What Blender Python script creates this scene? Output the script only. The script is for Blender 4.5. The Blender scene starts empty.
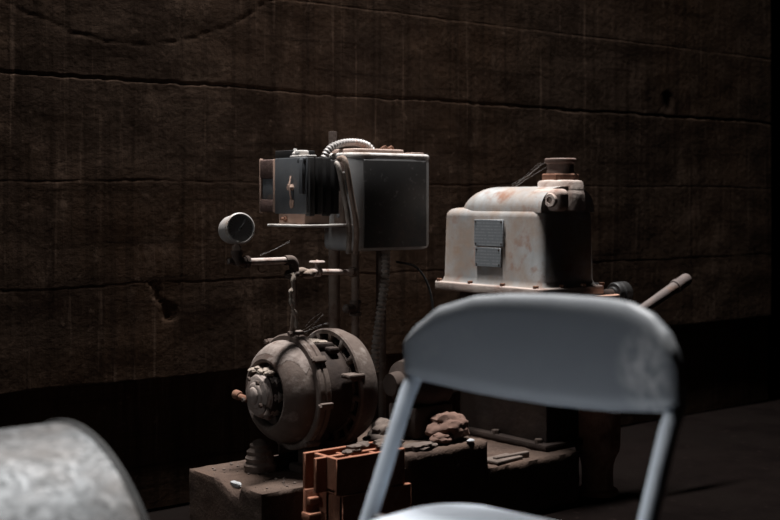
import bpy, bmesh, math, random
from mathutils import Vector, Matrix, noise as mnoise

random.seed(7)
PI = math.pi
C = bpy.context.scene.collection
H = 0.87                                   # eye height of the seated photographer
FW = Vector((0.6225, 0.7826, 0.0)).normalized()

# ------------------------------------------------------------------ materials
def mat(name, c1, c2, scale=8.0, rough=0.75, metal=0.0, bump=0.3, bscale=60.0, stretch=(1, 1, 1),
        c3=None, c3_scale=3.0, c3_lo=0.52, c3_hi=0.66, rough2=None, c4=None, c4_scale=40.0, c4_lo=0.6, c4_hi=0.7, spec=0.5):
    m = bpy.data.materials.new(name); m.use_nodes = True
    nt = m.node_tree; N = nt.nodes; L = nt.links
    b = N['Principled BSDF']
    tc = N.new('ShaderNodeTexCoord'); mp = N.new('ShaderNodeMapping')
    mp.inputs['Scale'].default_value = stretch
    L.new(tc.outputs['Object'], mp.inputs['Vector'])
    def nz(sc, detail=6.0, vec=mp, r=0.6):
        n = N.new('ShaderNodeTexNoise'); n.inputs['Scale'].default_value = sc
        n.inputs['Detail'].default_value = detail; n.inputs['Roughness'].default_value = r
        L.new(vec.outputs['Vector'] if vec is mp else vec.outputs['Object'], n.inputs['Vector'])
        return n
    def ramp(src, lo, hi):
        r = N.new('ShaderNodeMapRange'); r.inputs['From Min'].default_value = lo; r.inputs['From Max'].default_value = hi
        L.new(src, r.inputs['Value']); return r.outputs['Result']
    def mix(fac, a, bcol):
        x = N.new('ShaderNodeMix'); x.data_type = 'RGBA'
        L.new(fac, x.inputs['Factor'])
        if isinstance(a, tuple): x.inputs['A'].default_value = (*a, 1)
        else: L.new(a, x.inputs['A'])
        x.inputs['B'].default_value = (*bcol, 1)
        return x.outputs['Result']
    n1 = nz(scale)
    col = mix(ramp(n1.outputs['Fac'], 0.36, 0.64), c1, c2)
    if c3:
        n3 = nz(c3_scale, 8.0, tc, 0.68)
        f3 = ramp(n3.outputs['Fac'], c3_lo, c3_hi)
        col = mix(f3, col, c3)
    if c4:
        n4 = nz(c4_scale, 4.0, tc)
        col = mix(ramp(n4.outputs['Fac'], c4_lo, c4_hi), col, c4)
    L.new(col, b.inputs['Base Color'])
    b.inputs['Metallic'].default_value = metal
    b.inputs['Specular IOR Level'].default_value = spec
    if rough2 is not None:
        rr = N.new('ShaderNodeMapRange'); rr.inputs['From Min'].default_value = .35; rr.inputs['From Max'].default_value = .65
        rr.inputs['To Min'].default_value = rough; rr.inputs['To Max'].default_value = rough2
        L.new(n1.outputs['Fac'], rr.inputs['Value']); L.new(rr.outputs['Result'], b.inputs['Roughness'])
    else:
        b.inputs['Roughness'].default_value = rough
    if bump:
        nb = nz(bscale, 8.0, tc, 0.65)
        bp = N.new('ShaderNodeBump'); bp.inputs['Strength'].default_value = bump; bp.inputs['Distance'].default_value = 0.004
        L.new(nb.outputs['Fac'], bp.inputs['Height']); L.new(bp.outputs['Normal'], b.inputs['Normal'])
    return m

M = {}
M['iron'] = mat('dusty_rusty_iron', (.085, .063, .053), (.13, .1, .085), 9, .9, 0, .5, 42, c3=(.065, .037, .028), c3_scale=6, c4=(.22, .185, .165), c4_scale=22, c4_lo=.54, c4_hi=.7, spec=.2)
M['iron_dark'] = mat('dark_shade_iron', (.028, .019, .016), (.05, .034, .027), 10, .85, 0, .5, 60, c3=(.03, .02, .016), c3_scale=6, spec=.25)  # dark iron, tone deepened to put the crankcase in shade
M['dust'] = mat('caked_dust', (.26, .21, .175), (.34, .285, .24), 22, .95, 0, .9, 90, spec=.1)
M['rust'] = mat('flaky_rust', (.13, .06, .038), (.2, .105, .07), 16, .9, 0, .8, 60, c3=(.08, .04, .028), c3_scale=9, c4=(.26, .18, .14), c4_scale=50, c4_lo=.6, c4_hi=.72, spec=.2)
M['pipe'] = mat('rusty_pipe', (.16, .11, .085), (.24, .185, .15), 14, .8, 0, .5, 90, c3=(.12, .06, .04), c3_scale=12, spec=.3)
M['pipe_pale'] = mat('pale_pipe', (.36, .29, .26), (.46, .38, .34), 18, .7, 0, .4, 90, c3=(.22, .13, .1), c3_scale=20, spec=.35)  # lighter than the other pipework
M['legm'] = mat('rough_red_rust', (.30, .17, .12), (.42, .27, .2), 30, .9, 0, .9, 60, c3=(.2, .1, .07), c3_scale=9, spec=.2)
M['bell_lit_dust'] = mat('lit_settled_dust', (.13, .103, .09), (.24, .2, .18), 26, .95, 0, .5, 60, c3=(.12, .085, .07), c3_scale=14, c3_lo=.55, c3_hi=.68, spec=.1)  # dust colour that also carries the overhead light on the bell
M['rimm'] = mat('dull_rim_steel', (.045, .045, .045), (.07, .069, .068), 20, .7, .3, .1, 80)
M['seat'] = mat('lit_blue_enamel', (.68, .745, .83), (.72, .78, .86), 6, .45, 0, 0, 40, spec=.4)  # chair paint lightened to carry the overhead light on the seat
M['box_lit_side'] = mat('lit_grey_box_metal', (.25, .25, .252), (.34, .335, .333), 9, .5, 0, .03, 90, c3=(.2, .15, .125), c3_scale=7, c3_lo=.58, c3_hi=.72)  # grey lightened to carry the light on the box corner
M['capm'] = mat('brown_stained_cap', (.13, .09, .075), (.2, .15, .13), 16, .8, 0, .3, 80, c3=(.14, .08, .06), c3_scale=12, spec=.25)
M['hub'] = mat('pale_hub_iron', (.2, .16, .14), (.29, .24, .215), 12, .9, 0, .4, 60, c3=(.13, .085, .066), c3_scale=9, spec=.2)  # paler than the rest of the motor iron
M['lever'] = mat('greasy_worn_handle', (.085, .066, .061), (.125, .1, .092), 14, .7, 0, .4, 90, c3=(.13, .08, .06), c3_scale=14, spec=.3)
M['cast'] = mat('grey_paint_on_casting', (.20, .205, .207), (.36, .36, .357), 6, .72, 0, .12, 60, stretch=(1.0, 1.0, .35), c3=(.24, .17, .125), c3_scale=5.5, c3_lo=.38, c3_hi=.64, c4=(.2, .105, .07), c4_scale=16, c4_lo=.55, c4_hi=.72, spec=.35)
M['cast_rust'] = mat('rust_blushed_casting', (.36, .28, .245), (.46, .39, .35), 10, .8, 0, .5, 80, c3=(.22, .125, .095), c3_scale=8, spec=.25)
M['starter'] = mat('shaded_box_front', (.03, .029, .029), (.045, .043, .042), 7, .42, .0, .03, 110, c3=(.08, .06, .05), c3_scale=6, c4=(.13, .127, .123), c4_scale=60, c4_lo=.6, c4_hi=.72, spec=.5)  # darkened to carry the shade on the box front
M['steel'] = mat('blue_grey_steel_plate', (.085, .09, .098), (.125, .128, .132), 7, .5, .15, .06, 70, c3=(.3, .2, .15), c3_scale=7, c3_lo=.56, c3_hi=.7)
M['salmon'] = mat('rust_stained_base', (.33, .2, .15), (.42, .29, .23), 14, .8, 0, .3, 80)
M['black'] = mat('black_bakelite', (.012, .011, .011), (.022, .02, .019), 12, .5, 0, .2, 60)
M['brown'] = mat('brown_coil_wrap', (.055, .028, .022), (.09, .05, .04), 18, .75, 0, .5, 120)
M['tray'] = mat('dusty_pale_plate', (.42, .39, .37), (.55, .52, .49), 20, .85, 0, .5, 60, c3=(.26, .2, .165), c3_scale=14)
M['lidm'] = mat('rust_red_lid', (.29, .2, .165), (.37, .28, .24), 14, .8, 0, .4, 80)
M['conduit'] = mat('galvanised_conduit', (.28, .26, .25), (.38, .355, .34), 30, .55, .2, .2, 120, c3=(.3, .2, .16), c3_scale=25)
M['conduit_dark'] = mat('dull_conduit', (.16, .135, .115), (.30, .26, .23), 40, .6, .1, .2, 120)
M['dial'] = mat('tarnished_dial', (.30, .28, .265), (.38, .36, .34), 18, .45, 0, .1, 60)
M['mark'] = mat('dial_black', (.02, .018, .016), (.03, .028, .026), 18, .6, 0, 0)
M['gaugecase'] = mat('dull_brass_case', (.36, .33, .31), (.45, .42, .40), 18, .5, .1, .2, 90, c3=(.3, .22, .17), c3_scale=20)
M['brick'] = mat('terracotta', (.25, .105, .065), (.32, .15, .095), 16, .9, 0, .6, 70, c3=(.2, .085, .055), c3_scale=14, c4=(.34, .23, .18), c4_scale=45, c4_lo=.62, c4_hi=.74, spec=.15)
M['rubble'] = mat('grey_brown_rubble', (.085, .066, .056), (.14, .11, .095), 16, .95, 0, .4, 50, spec=.1)
M['rubble_red'] = mat('reddish_rubble', (.10, .06, .047), (.16, .10, .08), 16, .95, 0, .4, 50, spec=.1)
M['white'] = mat('white_plaster_chip', (.3, .3, .31), (.4, .4, .4), 20, .8, 0, .4, 50)
M['rubber'] = mat('black_rubber', (.012, .011, .011), (.02, .018, .017), 12, .6, 0, .2, 60)
M['web'] = mat('cobweb_silk', (.4, .37, .34), (.5, .46, .43), 12, .8, 0, 0)
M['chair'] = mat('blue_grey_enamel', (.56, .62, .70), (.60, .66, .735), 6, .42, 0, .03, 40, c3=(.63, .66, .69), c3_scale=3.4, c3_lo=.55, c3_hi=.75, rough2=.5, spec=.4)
M['chairback'] = mat('shaded_scuffed_enamel', (.27, .285, .305), (.295, .31, .33), 6, .42, 0, 0, 40, c3=(.38, .38, .38), c3_scale=7, c3_lo=.58, c3_hi=.8, rough2=.5, spec=.4)  # same chair paint with scuffs, darkened to carry the shade on the backrest
M['galv'] = None

def galvanised():
    m = bpy.data.materials.new('spangled_galvanised_sheet'); m.use_nodes = True
    nt = m.node_tree; N = nt.nodes; L = nt.links; b = N['Principled BSDF']
    tc = N.new('ShaderNodeTexCoord')
    vo = N.new('ShaderNodeTexVoronoi'); vo.inputs['Scale'].default_value = 110
    ns = N.new('ShaderNodeTexNoise'); ns.inputs['Scale'].default_value = 20; ns.inputs['Detail'].default_value = 6
    add = N.new('ShaderNodeVectorMath'); add.operation = 'MULTIPLY_ADD'
    add.inputs[1].default_value = (.05, .05, .05)
    L.new(ns.outputs['Color'], add.inputs[0]); L.new(tc.outputs['Object'], add.inputs[2])
    L.new(add.outputs[0], vo.inputs['Vector'])
    hs = N.new('ShaderNodeSeparateColor'); L.new(vo.outputs['Color'], hs.inputs[0])
    big = N.new('ShaderNodeTexNoise'); big.inputs['Scale'].default_value = 7; big.inputs['Detail'].default_value = 7
    L.new(tc.outputs['Object'], big.inputs['Vector'])
    mx = N.new('ShaderNodeMix'); mx.data_type = 'RGBA'
    mr = N.new('ShaderNodeMapRange'); mr.inputs['From Min'].default_value = .45; mr.inputs['From Max'].default_value = .7
    L.new(big.outputs['Fac'], mr.inputs['Value']); L.new(mr.outputs['Result'], mx.inputs['Factor'])
    mx.inputs['A'].default_value = (.145, .151, .156, 1); mx.inputs['B'].default_value = (.13, .113, .102, 1)
    vr = N.new('ShaderNodeMapRange'); vr.inputs['To Min'].default_value = .62; vr.inputs['To Max'].default_value = 1.3; L.new(hs.outputs[1], vr.inputs['Value'])
    ml = N.new('ShaderNodeVectorMath'); ml.operation = 'SCALE'; L.new(mx.outputs['Result'], ml.inputs[0]); L.new(vr.outputs['Result'], ml.inputs['Scale'])
    L.new(ml.outputs[0], b.inputs['Base Color'])
    b.inputs['Metallic'].default_value = .55
    rr = N.new('ShaderNodeMapRange'); rr.inputs['To Min'].default_value = .5; rr.inputs['To Max'].default_value = .68
    L.new(hs.outputs[0], rr.inputs['Value']); L.new(rr.outputs['Result'], b.inputs['Roughness'])
    bp = N.new('ShaderNodeBump'); bp.inputs['Strength'].default_value = .35; bp.inputs['Distance'].default_value = .004
    n2 = N.new('ShaderNodeTexNoise'); n2.inputs['Scale'].default_value = 38; n2.inputs['Detail'].default_value = 5
    L.new(tc.outputs['Object'], n2.inputs['Vector'])
    L.new(n2.outputs['Fac'], bp.inputs['Height']); L.new(bp.outputs['Normal'], b.inputs['Normal'])
    return m
M['galv'] = galvanised()

def concrete(name, dark, light, tint, streak=True, marks=0.0, scale=1.0, formlines=False):
    """dirty board-marked concrete; object coordinates equal metres"""
    m = bpy.data.materials.new(name); m.use_nodes = True
    nt = m.node_tree; N = nt.nodes; L = nt.links; b = N['Principled BSDF']
    tc = N.new('ShaderNodeTexCoord')
    def noise(sc, vec, det=8, r=.65):
        n = N.new('ShaderNodeTexNoise'); n.inputs['Scale'].default_value = sc; n.inputs['Detail'].default_value = det
        n.inputs['Roughness'].default_value = r; L.new(vec, n.inputs['Vector']); return n.outputs['Fac']
    def mapping(s):
        mp = N.new('ShaderNodeMapping'); mp.inputs['Scale'].default_value = s
        L.new(tc.outputs['Object'], mp.inputs['Vector']); return mp.outputs['Vector']
    def rng(v, a, bb):
        r = N.new('ShaderNodeMapRange'); r.inputs['From Min'].default_value = a; r.inputs['From Max'].default_value = bb
        L.new(v, r.inputs['Value']); return r.outputs['Result']
    def mixc(f, a, c, mode='MIX'):
        x = N.new('ShaderNodeMix'); x.data_type = 'RGBA'; x.blend_type = mode; L.new(f, x.inputs['Factor'])
        for k, v in (('A', a), ('B', c)):
            if isinstance(v, tuple): x.inputs[k].default_value = (*v, 1)
            else: L.new(v, x.inputs[k])
        return x.outputs['Result']
    o = tc.outputs['Object']
    col = mixc(rng(noise(3.2 * scale, o), .36, .66), dark, light)
    col = mixc(rng(noise(1.6 * scale, o), .46, .68), col, tint)
    if streak:
        vs = mapping((34, 34, 1.1))
        col = mixc(rng(noise(1.0, vs, 6, .6), .5, .74), col, tuple(c * .72 for c in dark))
        vs2 = mapping((44, 44, 1.6))
        col = mixc(rng(noise(1.0, vs2, 5, .6), .60, .76), col, tuple(c * 1.7 for c in light))
        vs3 = mapping((9, 9, 3.2))
        col = mixc(rng(noise(1.0, vs3, 10, .72), .56, .74), col, tuple(c * 1.6 for c in light))
        hs = mapping((2.2, 2.2, 46))
        col = mixc(rng(noise(1.0, hs, 4, .6), .56, .74), col, tuple(c * .7 for c in dark))
    col = mixc(rng(noise(24 * scale, o, 4), .63, .74), col, tuple(c * 1.5 for c in light))
    L.new(col, b.inputs['Base Color'])
    b.inputs['Roughness'].default_value = 1.0; b.inputs['Specular IOR Level'].default_value = .02
    bp = N.new('ShaderNodeBump'); bp.inputs['Strength'].default_value = .6; bp.inputs['Distance'].default_value = .006
    mth = N.new('ShaderNodeMath'); mth.operation = 'ADD'
    L.new(noise(45 * scale, o), mth.inputs[0])
    if streak: L.new(noise(1.0, mapping((40, 40, 5)), 6), mth.inputs[1])
    else: L.new(noise(14 * scale, o), mth.inputs[1])
    L.new(mth.outputs[0], bp.inputs['Height']); L.new(bp.outputs['Normal'], b.inputs['Normal'])
    bp.inputs['Strength'].default_value = .25 if streak else .6
    return m
M['wall'] = concrete('sooty_board_marked_concrete', (.044, .028, .020), (.094, .062, .045), (.070, .040, .025))
M['shell'] = concrete('dark_shell_concrete', (.012, .010, .008), (.02, .016, .013), (.015, .012, .009))  # unseen walls kept near black so they bounce little light
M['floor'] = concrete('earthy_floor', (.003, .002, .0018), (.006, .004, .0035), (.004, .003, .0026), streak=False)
M['plinth'] = concrete('crumbling_plinth_concrete', (.058, .040, .033), (.108, .080, .065), (.08, .052, .04), streak=False, scale=3.0)

# ------------------------------------------------------------------ helpers
def shade(me, ang=38):
    me.polygons.foreach_set('use_smooth', [True] * len(me.polygons))
    me.set_sharp_from_angle(angle=math.radians(ang))

def base(loc):
    return Vector(loc)

def worldloc(o):
    v = Vector((0, 0, 0))
    while o is not None:
        v += o.location; o = o.parent
    return v

def obj(name, bm, m, parent=None, origin=None, ang=38):
    """link a bmesh given in world metres as ONE mesh object (its origin at the parent's, or at origin)"""
    org = worldloc(parent) if parent is not None else (Vector(origin) if origin is not None else Vector((0, 0, 0)))
    bmesh.ops.translate(bm, verts=bm.verts, vec=-org)
    bmesh.ops.recalc_face_normals(bm, faces=bm.faces)
    me = bpy.data.meshes.new(name); bm.to_mesh(me); bm.free()
    shade(me, ang)
    me.materials.append(m)
    o = bpy.data.objects.new(name, me); C.objects.link(o)
    if parent is not None: o.parent = parent
    else: o.location = org
    return o

def tag(o, label, cat, group=None, kind=None):
    o['label'] = label; o['category'] = cat
    if group: o['group'] = group
    if kind: o['kind'] = kind
    return o

def thing(name, loc, label, cat, group=None):
    o = bpy.data.objects.new(name, None); o.empty_display_size = .05
    o.location = loc; C.objects.link(o)
    return tag(o, label, cat, group)

def B(): return bmesh.new()

def box(bm, x0, x1, y0, y1, z0, z1, bev=0.0, seg=2, rot=None):
    r = bmesh.ops.create_cube(bm, size=1.0); vs = r['verts']
    c = Vector(((x0 + x1) / 2, (y0 + y1) / 2, (z0 + z1) / 2))
    for v in vs:
        v.co = Vector((v.co.x * (x1 - x0), v.co.y * (y1 - y0), v.co.z * (z1 - z0)))
    if bev:
        es = list({e for v in vs for e in v.link_edges})
        rb = bmesh.ops.bevel(bm, geom=es, offset=bev, segments=seg, affect='EDGES', profile=.5)
        vs = list({v for f in rb['faces'] for v in f.verts} | {v for v in vs if v.is_valid})
    for v in vs:
        if rot is not None: v.co = rot @ v.co
        v.co += c
    return vs

def frame_of(d):
    d = d.normalized()
    a = Vector((0, 0, 1)) if abs(d.z) < .9 else Vector((1, 0, 0))
    u = d.cross(a).normalized(); w = u.cross(d).normalized()
    return u, w

def lathe(bm, p0, axis, prof, seg=48, wob=0.0, f=3.0):
    """revolve (t, r) pairs about axis through p0"""
    p0 = Vector(p0); axis = Vector(axis).normalized(); u, w = frame_of(axis)
    rings = []
    for t, r in prof:
        c = p0 + axis * t
        if r <= 1e-6:
            rings.append([bm.verts.new(c)])
        else:
            ring = []
            for k in range(seg):
                a = 2 * PI * k / seg
                d = u * math.cos(a) + w * math.sin(a)
                rr = r
                if wob: rr = r * (1 + wob * mnoise.noise((c + d * r) * f * 10))
                ring.append(bm.verts.new(c + d * rr))
            rings.append(ring)
    for a, b in zip(rings[:-1], rings[1:]):
        if len(a) == 1 and len(b) == 1: continue
        for k in range(seg):
            k2 = (k + 1) % seg
            if len(a) == 1: bm.faces.new((a[0], b[k], b[k2]))
            elif len(b) == 1: bm.faces.new((a[k], b[0], a[k2]))
            else: bm.faces.new((a[k], b[k], b[k2], a[k2]))
    for rg in (rings[0], rings[-1]):
        if len(rg) > 2 and not prof_closed(prof): bm.faces.new(rg)
    return rings

def prof_closed(prof):
    return abs(prof[0][0] - prof[-1][0]) < 1e-9 and abs(prof[0][1] - prof[-1][1]) < 1e-9

def ring_lathe(bm, p0, axis, prof, seg=48):
    """closed profile: a ring"""
    p0 = Vector(p0); axis = Vector(axis).normalized(); u, w = frame_of(axis)
    rings = [[bm.verts.new(p0 + axis * t + (u * math.cos(2 * PI * k / seg) + w * math.sin(2 * PI * k / seg)) * r) for k in range(seg)] for t, r in prof]
    n = len(rings)
    for i in range(n):
        a, b = rings[i], rings[(i + 1) % n]
        for k in range(seg):
            k2 = (k + 1) % seg
            bm.faces.new((a[k], b[k], b[k2], a[k2]))

def cyl(bm, p, q, r, seg=24, bev=0.0, r2=None):
    p = Vector(p); q = Vector(q); L = (q - p).length; r2 = r if r2 is None else r2
    if bev: prof = [(0, 0), (0, r - bev), (bev * .3, r - bev * .3), (bev, r), (L - bev, r2), (L - bev * .3, r2 - bev * .3), (L, r2 - bev), (L, 0)]
    else: prof = [(0, 0), (0, r), (L, r2), (L, 0)]
    lathe(bm, p, q - p, prof, seg)

def hexnut(bm, p, axis, r, h):
    lathe(bm, p, axis, [(0, 0), (0, r), (h * .85, r), (h, r * .86), (h, 0)], 6)

def spline(pts, n=8):
    """Catmull-Rom through pts"""
    P = [Vector(p) for p in pts]
    P = [P[0] * 2 - P[1]] + P + [P[-1] * 2 - P[-2]]
    out = []
    for i in range(1, len(P) - 2):
        for k in range(n):
            t = k / n
            a, b, c, d = P[i - 1], P[i], P[i + 1], P[i + 2]
            out.append(.5 * ((2 * b) + (c - a) * t + (2 * a - 5 * b + 4 * c - d) * t * t + (3 * b - a - 3 * c + d) * t ** 3))
    out.append(P[-2]); return out

def tube(bm, path, r, seg=12, radf=None, cap=True):
    P = [Vector(p) for p in path]; n = len(P)
    u = None; rings = []
    for i in range(n):
        d = (P[min(i + 1, n - 1)] - P[max(i - 1, 0)]).normalized()
        if u is None: u, _ = frame_of(d)
        u = (u - d * u.dot(d)).normalized(); w = d.cross(u)
        rr = radf(i, n) if radf else r
        rings.append([bm.verts.new(P[i] + (u * math.cos(2 * PI * k / seg) + w * math.sin(2 * PI * k / seg)) * rr) for k in range(seg)])
    for a, b in zip(rings[:-1], rings[1:]):
        for k in range(seg):
            k2 = (k + 1) % seg; bm.faces.new((a[k], a[k2], b[k2], b[k]))
    if cap: bm.faces.new(rings[0]); bm.faces.new(rings[-1])

def resample(path, step):
    P = [Vector(p) for p in path]; out = [P[0].copy()]; acc = 0
    for a, b in zip(P[:-1], P[1:]):
        L = (b - a).length; t = step - acc
        while t < L:
            out.append(a.lerp(b, t / L)); t += step
        acc = (acc + L) % step
    out.append(P[-1].copy()); return out

def ribbed(bm, pts, r, pitch=.0065, depth=.0022, seg=12):
    path = resample(spline(pts, 14), pitch / 4)
    tube(bm, path, r, seg, lambda i, n: r - depth * (0, .35, 1, .35)[i % 4])

def rock(bm, c, s, seed=0, rough=.35, sub=3):
    r = bmesh.ops.create_icosphere(bm, subdivisions=sub, radius=1.0)
    off = Vector((seed * 7.3, seed * 3.1, seed * 1.7))
    for v in r['verts']:
        n = v.co.normalized()
        k = 1 + rough * mnoise.noise(n * 1.4 + off) + rough * .45 * mnoise.noise(n * 3.6 + off)
        v.co = Vector(c) + Vector((n.x * s[0], n.y * s[1], n.z * s[2])) * k

def rough_box(bm, x0, x1, y0, y1, z0, z1, step=.012, amp=.003, fn=None):
    """box with finely divided faces, every vertex roughened by noise and by fn"""
    nx, ny, nz = (max(1, round((b - a) / step)) for a, b in ((x0, x1), (y0, y1), (z0, z1)))
    cache = {}
    def V(i, j, k):
        key = (i, j, k)
        if key not in cache:
            p = Vector((x0 + (x1 - x0) * i / nx, y0 + (y1 - y0) * j / ny, z0 + (z1 - z0) * k / nz))
            n = Vector(((i == nx) - (i == 0), (j == ny) - (j == 0), (k == nz) - (k == 0)))
            e = 1 if n.length < 1.1 else 1.5
            d = mnoise.noise(p * 22) * .6 + mnoise.noise(p * 70) * .4
            p2 = p + n.normalized() * (amp * d - (amp * 1.0 if e > 1 else 0))
            if fn: p2 = fn(p, p2)
            cache[key] = bm.verts.new(p2)
        return cache[key]
    def quad(*ks): bm.faces.new([V(*k) for k in ks])
    for i in range(nx):
        for j in range(ny):
            quad((i, j, nz), (i + 1, j, nz), (i + 1, j + 1, nz), (i, j + 1, nz))
            quad((i, j, 0), (i, j + 1, 0), (i + 1, j + 1, 0), (i + 1, j, 0))
    for i in range(nx):
        for k in range(nz):
            quad((i, 0, k), (i + 1, 0, k), (i + 1, 0, k + 1), (i, 0, k + 1))
            quad((i, ny, k), (i, ny, k + 1), (i + 1, ny, k + 1), (i + 1, ny, k))
    for j in range(ny):
        for k in range(nz):
            quad((0, j, k), (0, j, k + 1), (0, j + 1, k + 1), (0, j + 1, k))
            quad((nx, j, k), (nx, j + 1, k), (nx, j + 1, k + 1), (nx, j, k + 1))

def struct(o):
    o['kind'] = 'structure'; return o

# ------------------------------------------------------------------ the cellar
WY, WX0, WX1, WZ = 3.05, -2.4, 4.54, 5.6
WS = 3.05 / 3.6                            # scale of the board lifts on the wall
GROOVES = [(.276, .0006, .003), (.593, .0005, .003), (.931, .0004, .003), (1.262, .0046, .0036), (1.59, .0005, .003), (1.918, .002, .008), (2.246, .005, .008), (2.574, .005, .008), (2.9, .005, .008)]
def crack_z(x):
    return 1.382 + .62 * (x - 1.76) ** 2 + .014 * mnoise.noise(Vector((x * 9, 0, 5))) + .008 * mnoise.noise(Vector((x * 34, 2, 5)))
def wall_depth(x, z):
    x = x / WS; z = H + (z - H) / WS
    """how far the wall face is set back (+) from its plane"""
    d = .0035 * mnoise.noise(Vector((x * 1.3, z * .8, 1))) + .0011 * mnoise.noise(Vector((x * 6, z * 9, 4)))
    lift = sum(1 for g in GROOVES if z > g[0])
    d += (.015, .0002, .0, .0, -.0002, .0, .0, 0, 0, 0)[lift]   # the lowest lift sits back under the next
    for gz, dep, w in GROOVES:
        dz = z - gz - .006 * mnoise.noise(Vector((x * 3, gz * 10, 0))) - .004 * mnoise.noise(Vector((x * 17, gz * 10, 3))) - .004 * mnoise.noise(Vector((x * 48, gz * 10, 3)))
        k = .45 + .9 * mnoise.noise(Vector((x * 5, gz * 7, 9))) + .9 * mnoise.noise(Vector((x * 27, gz * 7, 2)))
        if abs(dz) < w * 2.2: d += dep * max(.12, k + .3) * math.exp(-(dz / w) ** 2)
    if .9 < x < 2.75:
        fade = min(1, max(0, (x - .9) / .2)) * min(1, max(0, (2.6 - x) / .25))
        dz = z - crack_z(x)
        if abs(dz) < .06:
            wv = .003 + .004 * max(0, mnoise.noise(Vector((x * 13, 7, 1))) + .3)
            d += .0019 * fade * max(0, .35 + 1.1 * mnoise.noise(Vector((x * 11, 3, 3))) + .6 * mnoise.noise(Vector((x * 37, 3, 6)))) * math.exp(-(dz / wv) ** 2)
    # a jagged crack and a spalled hollow below the third joint
    cx = 1.86 + (.593 - z) * .5 + .012 * mnoise.noise(Vector((z * 30, 1, 8)))
    if .47 < z < .6 and abs(x - cx) < .03: d += .005 * math.exp(-((x - cx) / .006) ** 2)
    e = ((x - 1.925) / .03) ** 2 + ((z - .492) / .028) ** 2
    if e < 4: d += .0018 * math.exp(-e ** 2)
    e = ((x - 4.53) / .03) ** 2 + ((z - 1.33) / .045) ** 2
    if e < 4: d += .004 * math.exp(-e ** 2)
    return d

bm = B()
xs = [WX0 + k * .2 for k in range(16)]
while xs[-1] < WX1 - .02: xs.append(xs[-1] + (.010 if xs[-1] < 2.8 else .018))
xs[-1] = WX1
zs = [0.0]
while zs[-1] < WZ:
    z = zs[-1]
    zo = H + (z - H) / WS
    near = min(abs(zo - g[0]) for g in GROOVES[:6])
    st = .0022 if near < .012 else .005 if (near < .03 or 1.34 < zo < 1.6 or .45 < zo < .6) else (.016 if z < 1.8 else .2)
    zs.append(z + st)
zs[-1] = WZ
grid = [[bm.verts.new((x, WY + wall_depth(x, z), z)) for z in zs] for x in xs]
for i in range(len(xs) - 1):
    for j in range(len(zs) - 1):
        bm.faces.new((grid[i][j], grid[i + 1][j], grid[i + 1][j + 1], grid[i][j + 1]))
ob = obj('wall_back', bm, M['wall'], ang=180); struct(ob)
# back of that wall, the dark passage past its end, and the other walls
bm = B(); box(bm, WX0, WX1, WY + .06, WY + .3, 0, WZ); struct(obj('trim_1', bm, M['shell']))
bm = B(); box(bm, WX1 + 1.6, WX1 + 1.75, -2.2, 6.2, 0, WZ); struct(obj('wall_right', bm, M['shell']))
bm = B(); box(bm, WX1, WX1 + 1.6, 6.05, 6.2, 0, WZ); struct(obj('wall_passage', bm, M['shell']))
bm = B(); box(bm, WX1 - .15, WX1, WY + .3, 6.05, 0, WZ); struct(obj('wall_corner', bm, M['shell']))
# unseen left wall; thickness and window slit shaped to light machines, not the chair
SX, SY0, SY1, SZ0, SZ1 = WX0 - 1.3, 2.58, 3.0, 1.2, 2.3
bm = B()
box(bm, SX, WX0, -2.35, SY0, 0, WZ); box(bm, SX, WX0, SY1, WY + .3, 0, WZ)
box(bm, SX, WX0, SY0, SY1, 0, SZ0); box(bm, SX, WX0, SY0, SY1, SZ1, WZ)
struct(obj('wall_left', bm, M['shell']))
bm = B(); 
for a in ((SY0, SY0 + .03, SZ0, SZ1), (SY1 - .03, SY1, SZ0, SZ1), (SY0, SY1, SZ0, SZ0 + .03), (SY0, SY1, SZ1 - .03, SZ1), ((SY0 + SY1) / 2 - .012, (SY0 + SY1) / 2 + .012, SZ0, SZ1)):
    box(bm, SX + .02, SX + .05, a[0], a[1], a[2], a[3])
struct(obj('window_1', bm, M['iron_dark']))
bm = B(); box(bm, WX0, WX1 + 1.6, -2.35, -2.2, 0, WZ); struct(obj('wall_front', bm, M['shell']))
# floor, a little uneven
bm = B()
fx = [WX0 - .15 + k * (WX1 + 1.75 - WX0 + .15) / 90 for k in range(91)]
fy = [-2.35 + k * (6.2 + 2.35) / 80 for k in range(81)]
g = [[bm.verts.new((x, y, .006 * mnoise.noise(Vector((x * 2.1, y * 2.1, 0))) - .006)) for y in fy] for x in fx]
for i in range(90):
    for j in range(80):
        bm.faces.new((g[i][j], g[i + 1][j], g[i + 1][j + 1], g[i][j + 1]))
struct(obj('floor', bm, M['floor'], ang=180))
# ceiling with one long open light slot near the back wall
HX0, HX1, HY0, HY1 = 0.9, 3.15, 2.75, 3.03
bm = B()
for a in ((WX0 - .15, HX0, -2.35, 6.2), (HX1, WX1 + 1.75, -2.35, 6.2), (HX0, HX1, -2.35, HY0), (HX0, HX1, HY1, 6.2)):
    box(bm, a[0], a[1], a[2], a[3], WZ, WZ + .22)
struct(obj('ceiling', bm, M['shell']))
bm = B()
for a in ((HX0 - .1, HX0, HY0 - .1, HY1 + .1), (HX1, HX1 + .1, HY0 - .1, HY1 + .1), (HX0, HX1, HY0 - .1, HY0), (HX0, HX1, HY1, HY1 + .1)):
    box(bm, a[0], a[1], a[2], a[3], WZ + .22, WZ + .27)
struct(obj('trim_2', bm, M['shell']))

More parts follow.
